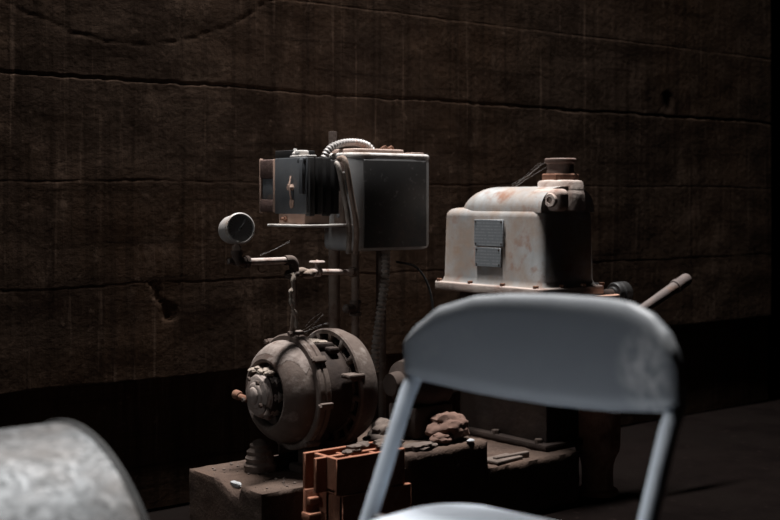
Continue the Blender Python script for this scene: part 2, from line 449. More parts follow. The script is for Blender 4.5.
# ------------------------------------------------------------------ concrete plinth
PZ, PF = .19, 2.358
def chip(p, q):
    # broken bite out of the top edge of the end that faces the light
    if p.x < 1.60 and p.z > .10:
        y0, y1 = 2.452, 2.565
        if y0 < p.y < y1:
            cut = .030 * min(1, (p.y - y0) / .006, 1) * min(1, (y1 - p.y) / .07)
            top = PZ - cut * max(0, 1 - (p.x - 1.495) / .055)
            q.z = min(q.z, top + .002 * mnoise.noise(p * 60))
            q.x = max(q.x, 1.495 + .4 * max(0, q.z - (PZ - cut - .01)))
    return q
bm = B()
rough_box(bm, 1.495, 1.93, PF, 2.702, 0, PZ, .0095, .0028, chip)
rough_box(bm, 1.925, 2.218, PF, 2.80, 0, .225, .0125, .006)
rough_box(bm, 2.21, 2.575, PF, 2.95, 0, .150, .0125, .004)
rough_box(bm, 2.035, 2.215, 2.79, 3.03, 0, .225, .02, .003)
pl = obj('concrete_plinth', bm, M['plinth'], origin=(2.03, 2.6, 0), ang=60)
tag(pl, 'long stepped concrete plinth with a chipped corner, carrying the old machinery', 'plinth')
bm = B(); rock(bm, (1.522, 2.515, .180), (.009, .024, .007), 4, .4)
tag(obj('plaster_chip', bm, M['white'], origin=(1.522, 2.515, .174)), 'small white chip lying in the broken plinth edge', 'debris')
# dusty crumbs on the plinth end
bm = B()
for k in range(120):
    a = random.random()
    x = 1.51 + .2 * random.random(); y = 2.375 + .31 * random.random()
    s = .0012 + .0035 * random.random() ** 2.4
    if (x < 1.56 and 2.44 < y < 2.58): continue
    rock(bm, (x, y, PZ + s * .3), (s, s, s * .7), k, .4, 1)
tag(obj('crumbs', bm, M['rubble'], origin=(1.6, 2.5, PZ)), 'loose grit and crumbs scattered on the end of the plinth', 'debris', kind='stuff')

# ------------------------------------------------------------------ electric motor
MX, MY, MZ = 1.586, 2.53, .386
TK, RK = .84, .91                          # length and girth of the housing
mo = thing('electric_motor', (1.75, MY, PZ), 'rusty round electric motor with a bulging end bell, bolted on the plinth end', 'motor')
A = (1, 0, 0)
def mp_(t): return (MX + t, MY, MZ)
bm = B()
ring_lathe(bm, mp_(0), A, [(.106, .128), (.090, .1285), (.072, .1255), (.056, .118), (.042, .107), (.032, .096), (.028, .088), (.030, .081), (.036, .079), (.060, .079), (.09, .10), (.106, .118)], 72)
ring_lathe(bm, mp_(0), A, [(.094, .115), (.094, .140), (.098, .144), (.108, .144), (.108, .115)], 72)
bell = obj('end_bell', bm, M['iron'], mo)
# ragged dust on the bell shoulder, its pale tone also brightening the lit top
bm = B(); bprof = [(.096, .1300), (.088, .1304), (.076, .1284), (.066, .1248), (.056, .1196), (.048, .1138), (.041, .1080), (.036, .1020)]
NAa = 44; gv = {}
for i, (t, q) in enumerate(bprof):
    for k in range(NAa + 1):
        a = (k / NAa - .5) * 2
        wob = 1 + .42 * mnoise.noise(Vector((i * .55, 0.3 if k < NAa / 2 else 9.4, 2.2)))
        ang = a * (1.05 - .045 * i) * wob
        edge = min(1, (1 - abs(a)) * 5) * min(1, i * .8 + .1) * min(1, (len(bprof) - 1 - i) * .8 + .1)
        rr = q + .0017 * edge - .0010 + .0009 * edge * mnoise.noise(Vector((i * .9, k * .5, 9)))
        gv[i, k] = bm.verts.new((MX + t, MY - rr * math.sin(ang), MZ + rr * math.cos(ang)))
for i in range(len(bprof) - 1):
    for k in range(NAa): bm.faces.new((gv[i, k], gv[i, k + 1], gv[i + 1, k + 1], gv[i + 1, k]))
obj('dust_layer', bm, M['bell_lit_dust'], bell, ang=80)
bm = B()
lathe(bm, mp_(0), A, [(t * TK, q * RK) for t, q in [(.125, 0), (.125, .115), (.075, .108), (.062, .07), (.02, .062), (.02, 0)]], 40)
for k in range(3):
    a = PI / 2 + .55 + k * 2 * PI / 3
    u = Vector((0, math.cos(a), math.sin(a)))
    c = Vector(mp_(.055)) + u * .072
    rot = Matrix.Rotation(a, 3, 'X')
    box(bm, c.x - .02, c.x + .02, c.y - .024, c.y + .024, c.z - .010, c.z + .010, .004, 2, rot)
obj('bearing_bracket', bm, M['iron_dark'], mo)
bm = B()
lathe(bm, mp_(0), A, [(.0, 0), (.0, .046), (.006, .055), (.022, .058), (.027, .063), (.052, .065), (.06, .058), (.06, 0)], 8)
bmesh.ops.bevel(bm, geom=[e for e in bm.edges], offset=.004, segments=2, affect='EDGES')
hub = obj('bearing_hub', bm, M['hub'], mo)
bm = B(); lathe(bm, mp_(0), A, [(-.011, 0), (-.011, .017), (-.008, .021), (-.005, .022), (-.004, .030), (-.001, .033), (.004, .034), (.004, 0)], 32)
obj('hub_cap', bm, M['hub'], hub)
bm = B()
for k in range(9):
    rock(bm, (MX + .020 + .010 * (k % 4), MY + .036 - .009 * k, MZ + .0585 + .003 * (k % 2)), (.013, .013, .006), k + 3, .5)
obj('dust_cake', bm, M['dust'], hub)
for k, a in enumerate((-.35, 1.2, 2.2, 3.6)):
    bm = B(); hexnut(bm, (MX - .006, MY + .043 * math.cos(a), MZ + .043 * math.sin(a)), (-1, 0, 0), .006, .006)
    # bolt heads of the bearing cover
    o = obj('bolt', bm, M['iron'], mo)
bm = B(); cyl(bm, (MX + .012, MY + .05, MZ - .018), (MX + .004, MY + .086, MZ - .012), .008, 16, .002); cyl(bm, (MX + .006, MY + .08, MZ - .012), (MX + .002, MY + .101, MZ - .008), .012, 16, .004)
obj('oil_cup', bm, M['rust'], mo)
bm = B(); cyl(bm, (MX + .012, MY - .045, MZ - .03), (MX - .002, MY - .052, MZ - .045), .007, 12, .002); rock(bm, (MX + .005, MY - .05, MZ - .045), (.008, .009, .009), 3, .2)
obj('drain_plug', bm, M['iron'], mo)
bm = B()
ring_lathe(bm, mp_(0), A, [(t * TK, q * RK) for t, q in [(.112, .142), (.112, .156), (.116, .160), (.128, .161), (.131, .157), (.134, .157), (.137, .161), (.150, .161), (.154, .158), (.154, .142)]], 80)
obj('clamp_ring', bm, M['iron'], mo)
for k in range(8):
    a = PI / 2 + .12 + k * PI / 4
    c = Vector((MX + .111, MY + .150 * math.cos(a), MZ + .150 * math.sin(a)))
    bm = B(); rot = Matrix.Rotation(a, 3, 'X')
    box(bm, c.x - .018, c.x + .018, c.y - .006, c.y + .006, c.z - .008, c.z + .008, .003, 2, rot)
    hexnut(bm, c + Vector((-.017, 0, 0)), (-1, 0, 0), .0065, .007)
    obj('lug', bm, M['iron'], mo)
# ribbed stator frame with a flat pad on top
bm = B()
lathe(bm, mp_(0), A, [(t * TK, q * RK) for t, q in [(.14, 0), (.14, .142), (.162, .136), (.168, .124), (.26, .124), (.268, .130), (.268, 0)]], 64)
box(bm, MX + .140, MX + .205, MY - .05, MY + .05, MZ + .09, MZ + .122, .006)
box(bm, MX + .175, MX + .205, MY - .075, MY - .02, MZ + .095, MZ + .112, .005)
obj('stator_frame', bm, M['iron_dark'], mo)
bm = B(); rock(bm, (MX + .172, MY, MZ + .122), (.030, .045, .006), 2, .3); obj('dust_layer', bm, M['dust'], mo)
# rear ring with ventilating windows, then the rear bell
bm = B()
ring_lathe(bm, mp_(0), A, [(t * TK, q * RK) for t, q in [(.258, .152), (.258, .163), (.264, .167), (.30, .164), (.33, .152), (.352, .120), (.352, .10), (.33, .130), (.30, .150), (.275, .152)]], 80)
ring_lathe(bm, mp_(0), A, [(t * TK, q * RK) for t, q in [(.258, .112), (.258, .128), (.274, .128), (.274, .112)]], 64)
for k in range(16):
    a = 2 * PI * k / 16 + .1
    c = Vector((MX + .223, MY + .127 * math.cos(a), MZ + .127 * math.sin(a)))
    box(bm, c.x - .007, c.x + .007, c.y - .017, c.y + .017, c.z - .0075, c.z + .0075, .003, 2, Matrix.Rotation(a, 3, 'X'))
obj('vented_ring', bm, M['iron'], mo)
bm = B(); lathe(bm, mp_(0), A, [(t * TK, q * RK) for t, q in [(.33, 0), (.33, .112), (.352, .112), (.375, .08), (.385, .05), (.42, .045), (.42, 0)]], 48)
obj('rear_bell', bm, M['iron_dark'], mo)
bm = B()
c = Vector((MX + .212, MY - .130, MZ + .045)); box(bm, c.x - .03, c.x + .02, c.y - .018, c.y + .022, c.z - .006, c.z + .006, .004)
obj('side_lug', bm, M['iron'], mo)
for sx in (.13, .25):
    for sy in (-1, 1):
        bm = B()
        cx, cy = MX + sx, MY + sy * .045
        box(bm, cx - .042, cx + .042, cy - .03, cy + .03, PZ + .001, PZ + .022, .006)
        box(bm, cx - .024, cx + .024, cy - .018, cy + .018, PZ + .018, PZ + .075, .008)
        obj('foot', bm, M['iron_dark'], mo)
bm = B()
lathe(bm, (MX + .034, MY + .032, PZ + .001), (0, 0, 1), [(0, 0), (0, .038), (.016, .041), (.024, .034), (.034, .037), (.042, .030), (.050, .032), (.058, .024), (.066, .025), (.076, .012), (.080, 0)], 32, .12, 4)
obj('anchor_boss', bm, M['iron'], mo)
# shaft and pump behind it
pu = thing('pump_body', (2.10, 2.52, .225), 'dark rounded pump body behind the motor, between the posts and the chair', 'pump')
bm = B(); lathe(bm, (2.012, 2.53, .372), A, [(0, 0), (0, .03), (.03, .035), (.04, .06), (.10, .075), (.17, .07), (.19, .045), (.24, .04), (.24, 0)], 40)
obj('casing', bm, M['iron_dark'], pu)
bm = B(); box(bm, 2.05, 2.19, 2.47, 2.59, .226, .315, .012); obj('base', bm, M['iron_dark'], pu)

# ------------------------------------------------------------------ starter box, its posts
def post(x, y, z0, z1, r, label, m=M['pipe'], fit=None):
    bm = B(); cyl(bm, (x, y, z0), (x, y, z1), r, 20)
    t = thing('steel_post', (x, y, z0), label, 'post', 'posts under the starter box') if fit else None
    if not t:
        return tag(obj('steel_post', bm, m, origin=(x, y, z0)), label, 'post', 'posts under the starter box')
    obj('pipe', bm, m, t)
    for zz in fit:
        b2 = B(); lathe(b2, (x, y, zz - .020), (0, 0, 1), [(0, 0), (0, r * 1.45), (.008, r * 1.5), (.010, r * 1.2), (.030, r * 1.2), (.032, r * 1.5), (.040, r * 1.45), (.040, 0)], 20)
        cyl(b2, (x, y, zz), (x - .032, y - .004, zz), r * .95, 16, .002); lathe(b2, (x - .028, y - .004, zz), (-1, 0, 0), [(0, 0), (0, r * 1.1), (.006, r * 1.2), (.012, r * .8), (.012, 0)], 12)
        obj('pipe_tee', b2, M['iron'], t)
    return t
post(1.861, 2.575, .289, .803, .0145, 'thick bare pipe post standing behind the motor, leftmost under the starter box')
post(1.900, 2.535, .289, .74, .0105, 'thinner pipe post with a round tee fitting, behind the vented motor ring', fit=(.585,))
post(1.982, 2.53, .289, .74, .0135, 'pipe post under the middle of the starter box', M['iron'])
bm = B(); cyl(bm, (1.945, 2.700, .289), (1.945, 2.700, 1.06), .0115, 16, .002)
tag(obj('conduit_pipe', bm, M['iron_dark'], origin=(1.945, 2.700, .289)), 'dark upright pipe whose end shows behind the contactor and the arched conduit', 'pipe')

sb = thing('starter_box', (1.96, 2.525, .75), 'metal starter box with a shaded front and rounded corners, up on the pipe posts', 'switch box')
def rounded_prism(bm, x0, x1, y0, y1, z0, z1, r, seg=6, top=.008, bot=.008):
    pts = []
    for cx, cy, a0 in ((x1 - r, y1 - r, 0), (x0 + r, y1 - r, PI / 2), (x0 + r, y0 + r, PI), (x1 - r, y0 + r, 1.5 * PI)):
        for k in range(seg + 1):
            a = a0 + (PI / 2) * k / seg
            pts.append((cx, cy, math.cos(a), math.sin(a)))
    lv = []
    for k in range(4): t = k / 3; lv.append((z0 + bot * (1 - math.sin(t * PI / 2)), r - bot * (1 - math.cos(PI / 2 - (1 - t) * 0)) if 0 else r, bot * (1 - math.sin(t * PI / 2)) * 0 + bot * (1 - math.sqrt(max(0, 1 - (1 - t) ** 2)))))
    # (z, inset) pairs with quarter round top and bottom
    prof = [(z0 + bot * t, bot * (1 - math.sqrt(max(0, 1 - (1 - t) ** 2)))) for t in (0, .25, .6, 1)]
    prof += [(z1 - top * (1 - t), top * (1 - math.sqrt(max(0, 1 - t ** 2)))) for t in (0, .4, .75, 1)]
    rings = []
    for z, ins in prof:
        rr = r - ins
        rings.append([bm.verts.new((cx + c * rr, cy + s * rr, z)) for cx, cy, c, s in pts])
    n = len(pts)
    for a, b in zip(rings[:-1], rings[1:]):
        for k in range(n):
            k2 = (k + 1) % n; bm.faces.new((a[k], a[k2], b[k2], b[k]))
    bm.faces.new(rings[0]); bm.faces.new(rings[-1])
bm = B(); rounded_prism(bm, 1.824, 2.106, 2.45, 2.60, .738, .985, .046, 10, .008, .016); obj('body', bm, M['box_lit_side'], sb)
bm = B(); box(bm, 1.862, 2.072, 2.4470, 2.452, .746, .974, .0025, 3); obj('front_shade_panel', bm, M['starter'], sb)['label'] = 'dark panel added for the shaded front'  # added panel, puts the shade of the box front into colour
bm = B(); rounded_prism(bm, 1.8235, 2.1068, 2.4492, 2.6008, .978, .992, .0465, 10, .006, .003); obj('rim', bm, M['tray'], sb)  # pale colour stands in for the highlight along the top edge
bm = B(); rounded_prism(bm, 1.845, 2.015, 2.462, 2.59, .991, 1.003, .02, 6, .004, .002)
ld = obj('lid', bm, M['lidm'], sb)
bm = B(); box(bm, 1.945, 1.975, 2.47, 2.49, 1.002, 1.007, .002); tube(bm, spline([(1.94, 2.478, 1.004), (1.952, 2.476, 1.011), (1.965, 2.478, 1.007), (1.978, 2.48, 1.011), (1.985, 2.48, 1.004)], 6), .0025, 8)
obj('latch', bm, M['rust'], ld)
bm = B(); box(bm, 2.03, 2.07, 2.455, 2.50, .991, .996, .002); obj('rim_clip', bm, M['lidm'], sb)
bm = B(); box(bm, 1.815, 1.827, 2.475, 2.515, .80, .975, .003); obj('hinge_strip', bm, M['iron'], sb)
for zz in (.965, .83):
    bm = B(); hexnut(bm, (1.816, 2.495, zz), (-1, 0, 0), .006, .006); obj('hinge_screw', bm, M['steel'], sb)

# contactor on its tray
tr = bm = B(); box(bm, 1.656, 1.815, 2.432, 2.585, .803, .809, .002)
box(bm, 1.80, 1.83, 2.55, 2.59, .798, .806, .002)
tag(obj('mounting_tray', bm, M['tray'], origin=(1.735, 2.51, .803)), 'dusty pale metal shelf plate carrying the contactor', 'shelf')
ct = thing('contactor', (1.735, 2.51, .809), 'old electric contactor of steel plate, coil and black fins on the shelf plate', 'contactor')
bm = B(); box(bm, 1.684, 1.692, 2.450, 2.592, .835, .976, .002); obj('side_plate', bm, M['steel'], ct)
bm = B(); box(bm, 1.688, 1.765, 2.462, 2.58, .809, .842, .003); obj('base_block', bm, M['salmon'], ct)
bm = B(); hexnut(bm, (1.688, 2.545, .822), (-1, 0, 0), .008, .007); cyl(bm, (1.68, 2.545, .822), (1.672, 2.545, .822), .004, 8); obj('base_bolt', bm, M['rust'], ct)
bm = B(); box(bm, 1.692, 1.79, 2.462, 2.585, .84, .965, .004); obj('core_block', bm, M['black'], ct)
for k, x in enumerate((1.698, 1.722, 1.747, 1.772)):
    bm = B(); box(bm, x - .008, x + .008, 2.443, 2.50, .83 + .004 * (k % 2), .976 - .006 * (k == 3), .003); obj('arc_fin', bm, M['black'], ct)
bm = B(); box(bm, 1.672, 1.684, 2.452, 2.466, .885, .972, .003); box(bm, 1.676, 1.684, 2.45, 2.478, .962, .975, .002)
obj('contact_arm', bm, M['steel'], ct)
bm = B(); tube(bm, spline([(1.680, 2.512, .93), (1.673, 2.508, .905), (1.675, 2.506, .880), (1.680, 2.508, .866)], 6), .0023, 10); hexnut(bm, (1.684, 2.512, .902), (-1, 0, 0), .009, .012)
rock(bm, (1.680, 2.509, .862), (.004, .008, .013), 2, .2)
obj('armature_link', bm, M['salmon'], ct)
bm = B(); box(bm, 1.69, 1.76, 2.52, 2.60, .972, .996, .002); obj('terminal_cover', bm, M['black'], ct)
bm = B(); box(bm, 1.688, 1.72, 2.455, 2.53, .976, .982, .002); box(bm, 1.69, 1.72, 2.488, 2.512, .98, .995, .004)
lathe(bm, (1.70, 2.522, .98), (0, 0, 1), [(0, 0), (0, .010), (.008, .010), (.014, .005), (.020, .004), (.020, 0)], 12)
obj('terminal_strip', bm, M['tray'], ct)
# coil frame that sticks out past the plate
bm = B(); box(bm, 1.688, 1.70, 2.592, 2.608, .838, .975, .002); box(bm, 1.69, 1.698, 2.668, 2.676, .835, .978, .002)
cf = obj('coil_frame', bm, M['salmon'], ct)
bm = B(); box(bm, 1.686, 1.74, 2.606, 2.67, .925, .975, .006); obj('upper_coil', bm, M['brown'], ct)
bm = B(); box(bm, 1.686, 1.74, 2.606, 2.67, .838, .872, .006); obj('lower_coil', bm, M['brown'], ct)
bm = B(); box(bm, 1.69, 1.694, 2.61, 2.66, .872, .925, .001); obj('mica_plate', bm, M['steel'], ct)
# coiled springs on the right of the fins
for zz in (.930, .902):
    bm = B(); path = []
    for k in range(80):
        a = k / 80 * 6 * 2 * PI
        path.append((1.790 + .008 * math.cos(a) + .004, 2.452 + .008 * math.sin(a), zz + .020 * (k / 80 - .5)))
    tube(bm, path, .0022, 6); obj('spring', bm, M['conduit'], ct)
bm = B(); cyl(bm, (1.803, 2.445, .885), (1.803, 2.445, .96), .005, 12); hexnut(bm, (1.803, 2.440, .935), (0, -1, 0), .007, .006); obj('spring_rod', bm, M['steel'], ct)

# slanting cables between contactor and box
for k, (x, dx, m, lb) in enumerate(((1.772, .034, M['conduit_dark'], 'brown-grey cable slanting down the left side of the starter box, next to the fins'),
                              (1.786, .034, M['pipe'], 'rust-brown cable slanting down against the left face of the starter box'))):
    y = 2.436 - .012 * k
    bm = B(); tube(bm, spline([(x, y + .03, .962 + .012 * k), (x + .001, y + .003, .955 + .012 * k), (x + dx * .55, y, .88), (x + dx, y, .80), (x + dx + .012, y + .02, .735)], 8), .0072, 12)
    tag(obj('cable', bm, m, origin=(x, y, .735)), lb, 'cable')
bm = B()
ribbed(bm, [(1.795, 2.53, .955), (1.797, 2.53, .982), (1.815, 2.528, 1.005), (1.855, 2.525, 1.019), (1.90, 2.525, 1.021), (1.932, 2.525, 1.014), (1.945, 2.525, 1.003)], .0105, .0085, .003)
tag(obj('flexible_conduit', bm, M['conduit'], origin=(1.86, 2.53, 1.0)), 'ribbed metal conduit arching from the contactor onto the starter box lid', 'conduit')
bm = B()
ribbed(bm, [(1.966, 2.49, .745), (1.963, 2.485, .70), (1.955, 2.48, .65), (1.938, 2.478, .57), (1.920, 2.476, .47), (1.916, 2.474, .42)], .013, .0125, .0045)
tag(obj('flexible_conduit', bm, M['conduit_dark'], origin=(1.975, 2.47, .42)), 'dull ribbed conduit hanging below the starter box', 'conduit')
bm = B()
tube(bm, spline([(2.01, 2.50, .705), (2.04, 2.45, .69), (2.068, 2.43, .63), (2.072, 2.42, .54), (2.04, 2.41, .44), (2.0, 2.40, .35), (1.965, 2.39, .293)], 10), .0032, 8)
tag(obj('electric_wire', bm, M['black'], origin=(1.965, 2.39, .290)), 'thin black wire looping down to the right of the hanging conduit', 'wire')

# the whole switch assembly at its real size, set back behind the motor towards the wall
A0, A1, AK = Vector((1.90, 2.53, .289)), Vector((2.109, 2.8083, .2251)), 1.11
def enlarge(o):
    if o.data: 
        if o.data.users == 1 or not o.data.get('done'): o.data.transform(Matrix.Scale(AK, 4)); o.data['done'] = 1
    for c_ in o.children: enlarge(c_)
bpy.context.view_layer.update()
for o in [o for o in C.objects if o.parent is None and o.name.split('.')[0] in ('steel_post', 'conduit_pipe', 'starter_box', 'mounting_tray', 'contactor', 'cable', 'flexible_conduit', 'electric_wire')]:
    o.location = A1 + (o.location - A0) * AK
    enlarge(o)

# ------------------------------------------------------------------ gauge and pipework
GX, GY, GZ = 1.516, 2.50, .800
ga = thing('pressure_gauge', (GX, GY, .735), 'round pressure gauge with a tarnished dial, on the end of the pipe', 'gauge')
n = Vector((-.13, -.98, .10)).normalized()
bm = B(); lathe(bm, Vector((GX, GY, GZ)) - n * .024, n, [(-.02, 0), (-.02, .026), (-.016, .032), (-.006, .0345), (.034, .0355), (.038, .038), (.045, .038), (.047, .0355), (.047, .0335), (.043, .0325), (.043, 0)], 48)
gc = obj('case', bm, M['gaugecase'], ga)
bm = B(); lathe(bm, Vector((GX, GY, GZ)) + n * .0190, n, [(0, 0), (0, .0322), (.0012, .0322), (.0012, 0)], 40); dl = obj('dial', bm, M['dial'], ga)
u = Vector((0, 0, 1)); s = n.cross(u).normalized() * -1; u = s.cross(n) * (1 if s.cross(n).z > 0 else -1)
bm = B()
for k in range(21):
    a = math.radians(-135 + 270 * k / 20); d = u * math.cos(a) + s * math.sin(a)
    c = Vector((GX, GY, GZ)) + n * .0205
    L1 = .025 if k % 5 else .022
    tube(bm, [c + d * L1, c + d * .029], .0005, 4)
obj('dial_ticks', bm, M['mark'], dl)
bm = B(); c = Vector((GX, GY, GZ)) + n * .0222; d = u * .8 + s * .5
tube(bm, [c - d * .01, c + d * .028], .0011, 6); lathe(bm, c - n * .002, n, [(0, 0), (0, .004), (.003, .003), (.003, 0)], 12)
obj('needle', bm, M['mark'], dl)
bm = B(); cyl(bm, (GX, GY, .748), (GX, GY, GZ - .036), .0075, 12); hexnut(bm, (GX, GY, .748), (0, 0, 1), .012, .012); obj('stem', bm, M['pipe'], ga)

pr = thing('gauge_pipe', (1.68, 2.50, .53), 'thin rusty pipe branching from the gauge elbow to a hand valve and down', 'pipework')
bm = B()
tube(bm, spline([(GX, GY, .747), (GX, GY, .730), (GX + .004, GY, .722), (GX + .014, GY, .7195), (GX + .03, GY, .7195)], 6), .0125, 14)
lathe(bm, (GX, GY, .738), (0, 0, 1), [(0, 0), (0, .015), (.010, .015), (.010, 0)], 16); lathe(bm, (GX - .022, GY + .004, .722), (1, 0, 0), [(0, 0), (0, .007), (.010, .008), (.02, .011), (.02, 0)], 12)
lathe(bm, (GX + .022, GY, .7195), (1, 0, 0), [(0, 0), (0, .015), (.010, .015), (.010, 0)], 16)
obj('elbow', bm, M['iron'], pr)
bm = B(); cyl(bm, (GX + .028, GY, .7195), (1.660, GY, .7195), .0085, 16); obj('upper_pipe', bm, M['pipe_pale'], pr)
bm = B(); tube(bm, spline([(1.655, GY, .7195), (1.672, GY, .7195), (1.680, GY, .713), (1.682, GY, .70), (1.682, GY, .685)], 6), .0125, 14)
rock(bm, (1.672, GY - .004, .683), (.02, .013, .013), 5, .25)
obj('pipe_tee', bm, M['iron'], pr)
bm = B(); tube(bm, spline([(1.682, GY, .69), (1.684, GY, .62), (1.686, GY + .01, .56), (1.690, GY + .02, .539)], 6), .0075, 12)
obj('drop_pipe', bm, M['pipe'], pr)
bm = B(); tube(bm, spline([(1.668, GY - .02, .69), (1.664, GY - .02, .655), (1.656, GY - .022, .636), (1.664, GY - .02, .606), (1.676, GY - .016, .58), (1.682, GY - .012, .55)], 6), .005, 8, lambda i, n: .003 + .004 * math.sin(i * .5) ** 2)
obj('string_wrap', bm, M['dust'], pr)
bm = B()
tube(bm, spline([(1.685, GY, .687), (1.705, GY, .690), (1.72, GY, .685)], 6), .011, 12); rock(bm, (1.722, GY - .004, .684), (.022, .016, .012), 7, .2)
obj('union_nut', bm, M['pipe'], pr)
bm = B()
VP0, VP1 = Vector((1.728, GY, .688)), Vector((2.098, 2.805, .660)); VD = (VP1 - VP0).normalized()
cyl(bm, VP0, VP1, .0080, 16)
lathe(bm, VP0 + VD * .055, VD, [(0, 0), (0, .012), (.008, .013), (.010, .0105), (.026, .0105), (.028, .013), (.036, .012), (.036, 0)], 16)
VC = VP0 + VD * .073
cyl(bm, VC, VC + Vector((0, 0, .024)), .006, 12)
v1 = obj('lower_pipe', bm, M['pipe_pale'], pr)
bm = B(); lathe(bm, VC + Vector((0, 0, .021)), (0, 0, 1), [(0, 0), (0, .006), (.003, .006), (.003, .019), (.005, .021), (.008, .019), (.008, .006), (.011, 0)], 20)
obj('hand_wheel', bm, M['pipe_pale'], v1)
bm = B(); lathe(bm, VP1 - VD * .034, VD, [(0, 0), (0, .011), (.006, .0155), (.016, .0155), (.022, .011), (.022, 0)], 16); obj('coupling', bm, M['pipe'], pr)
bm = B(); tube(bm, spline([(1.575, GY, .712), (1.578, GY, .698), (1.588, GY, .692), (1.60, GY, .697)], 6), .0012, 6); obj('wire_end', bm, M['rust'], pr)

# ------------------------------------------------------------------ compressor with the cast cover
cm = thing('compressor', (2.57, 2.62, .15), 'tall machine with a grey rust-stained cast cover, nameplates and a capped filler neck', 'compressor')
FB, FT = .592, .619
bm = B()
rounded_prism(bm, 2.432, 2.712, 2.38, 2.845, FB, FT, .02, 5, .005, .005)
fl = obj('cover_flange', bm, M['cast_rust'], cm)
def loft(bm, rings):
    R_ = [[bm.verts.new(p) for p in r] for r in rings]; n = len(R_[0])
    for a, b in zip(R_[:-1], R_[1:]):
        for k in range(n):
            k2 = (k + 1) % n; bm.faces.new((a[k], a[k2], b[k2], b[k]))
    bm.faces.new(R_[0]); bm.faces.new(R_[-1])
bm = B()
hz = FT - .002
def rr_ring(x0, x1, y0, y1, r, z, seg=7):
    out = []
    for cx, cy, a0 in ((x1 - r, y1 - r, 0), (x0 + r, y1 - r, PI / 2), (x0 + r, y0 + r, PI), (x1 - r, y0 + r, 1.5 * PI)):
        for k in range(seg + 1):
            a = a0 + PI / 2 * k / seg; out.append((cx + r * math.cos(a), cy + r * math.sin(a), z))
    return out
prof = [(hz, -.006, .02), (hz + .006, 0, .024), (hz + .02, .003, .028)]
HT = .846
for t in (0, .3, .6, .85, 1): prof.append((HT - .026 * (1 - t), .006 + .026 * (1 - math.sqrt(max(0, 1 - t * t))), .03))
loft(bm, [rr_ring(2.446 + i, 2.692 - i, 2.396 + i, 2.826 - i, r, z) for z, i, r in prof])
hs = obj('housing', bm, M['cast'], cm)
# barrel-vaulted dome on the housing, rounded off at the far end
bm = B()
xc, ax, zb, hh = 2.570, .112, HT - .012, .076
rings = []
def dome_ring(y, sh, sw):
    out = []
    for k in range(21):
        a = PI * k / 20; c_, s_ = math.cos(a), math.sin(a)
        out.append((xc - ax * sw * math.copysign(abs(c_) ** .8, c_), y, zb + hh * sh * s_ ** .8))
    return out
for y in (2.402, 2.45, 2.52, 2.60, 2.67): rings.append(dome_ring(y, 1, 1))
for k in range(1, 13):
    t = k / 12
    rings.append(dome_ring(2.67 + .098 * math.sin(t * PI / 2), max(.02, math.cos(t * PI / 2)), .6 + .4 * math.cos(t * PI / 2)))
loft(bm, rings)
dm = obj('dome', bm, M['cast'], cm)
# neck boss: square shoulder blending to a round neck, nut, collar and cap
NX, NY = 2.602, 2.462
bm = B()
lathe(bm, (NX, NY, .84), (0, 0, 1), [(0, 0), (0, .074), (.045, .073), (.056, .070), (.062, .067), (.080, .067), (.086, .063), (.089, .05), (.091, 0)], 40)
box(bm, 2.484, 2.540, 2.362, 2.47, .838, .902, .018, 5)
obj('neck_boss', bm, M['cast_rust'], cm)
bm = B(); lathe(bm, (NX, NY, .926), (0, 0, 1), [(0, 0), (0, .056), (.018, .056), (.022, .052), (.022, 0)], 6); nk = obj('neck_nut', bm, M['rust'], cm)
bm = B(); lathe(bm, (NX, NY, .946), (0, 0, 1), [(0, 0), (0, .041), (.004, .042), (.014, .039), (.030, .0395), (.033, .045), (.037, .047), (.044, .047), (.047, .044), (.047, .040), (.045, 0)], 40)
obj('filler_cap', bm, M['capm'], cm)
bm = B()
PV = Vector((2.488, 2.388, .869)); PA = Vector((-1, -.12, .03))
ring_lathe(bm, PV, PA, [(-.02, .021), (.006, .021), (.011, .018), (.011, .010), (.004, .009), (-.02, .009)], 24)
pg = obj('plug_boss', bm, M['cast_rust'], cm)
bm = B(); lathe(bm, PV, PA, [(-.02, 0), (-.02, .0095), (.003, .0095), (.003, 0)], 20); obj('plug_socket', bm, M['black'], cm)
bm = B(); lathe(bm, (NX + .083, NY + .01, .90), (0, 0, 1), [(0, 0), (0, .022), (.012, .02), (.018, .012), (.018, 0)], 16); obj('rear_boss', bm, M['iron'], cm)
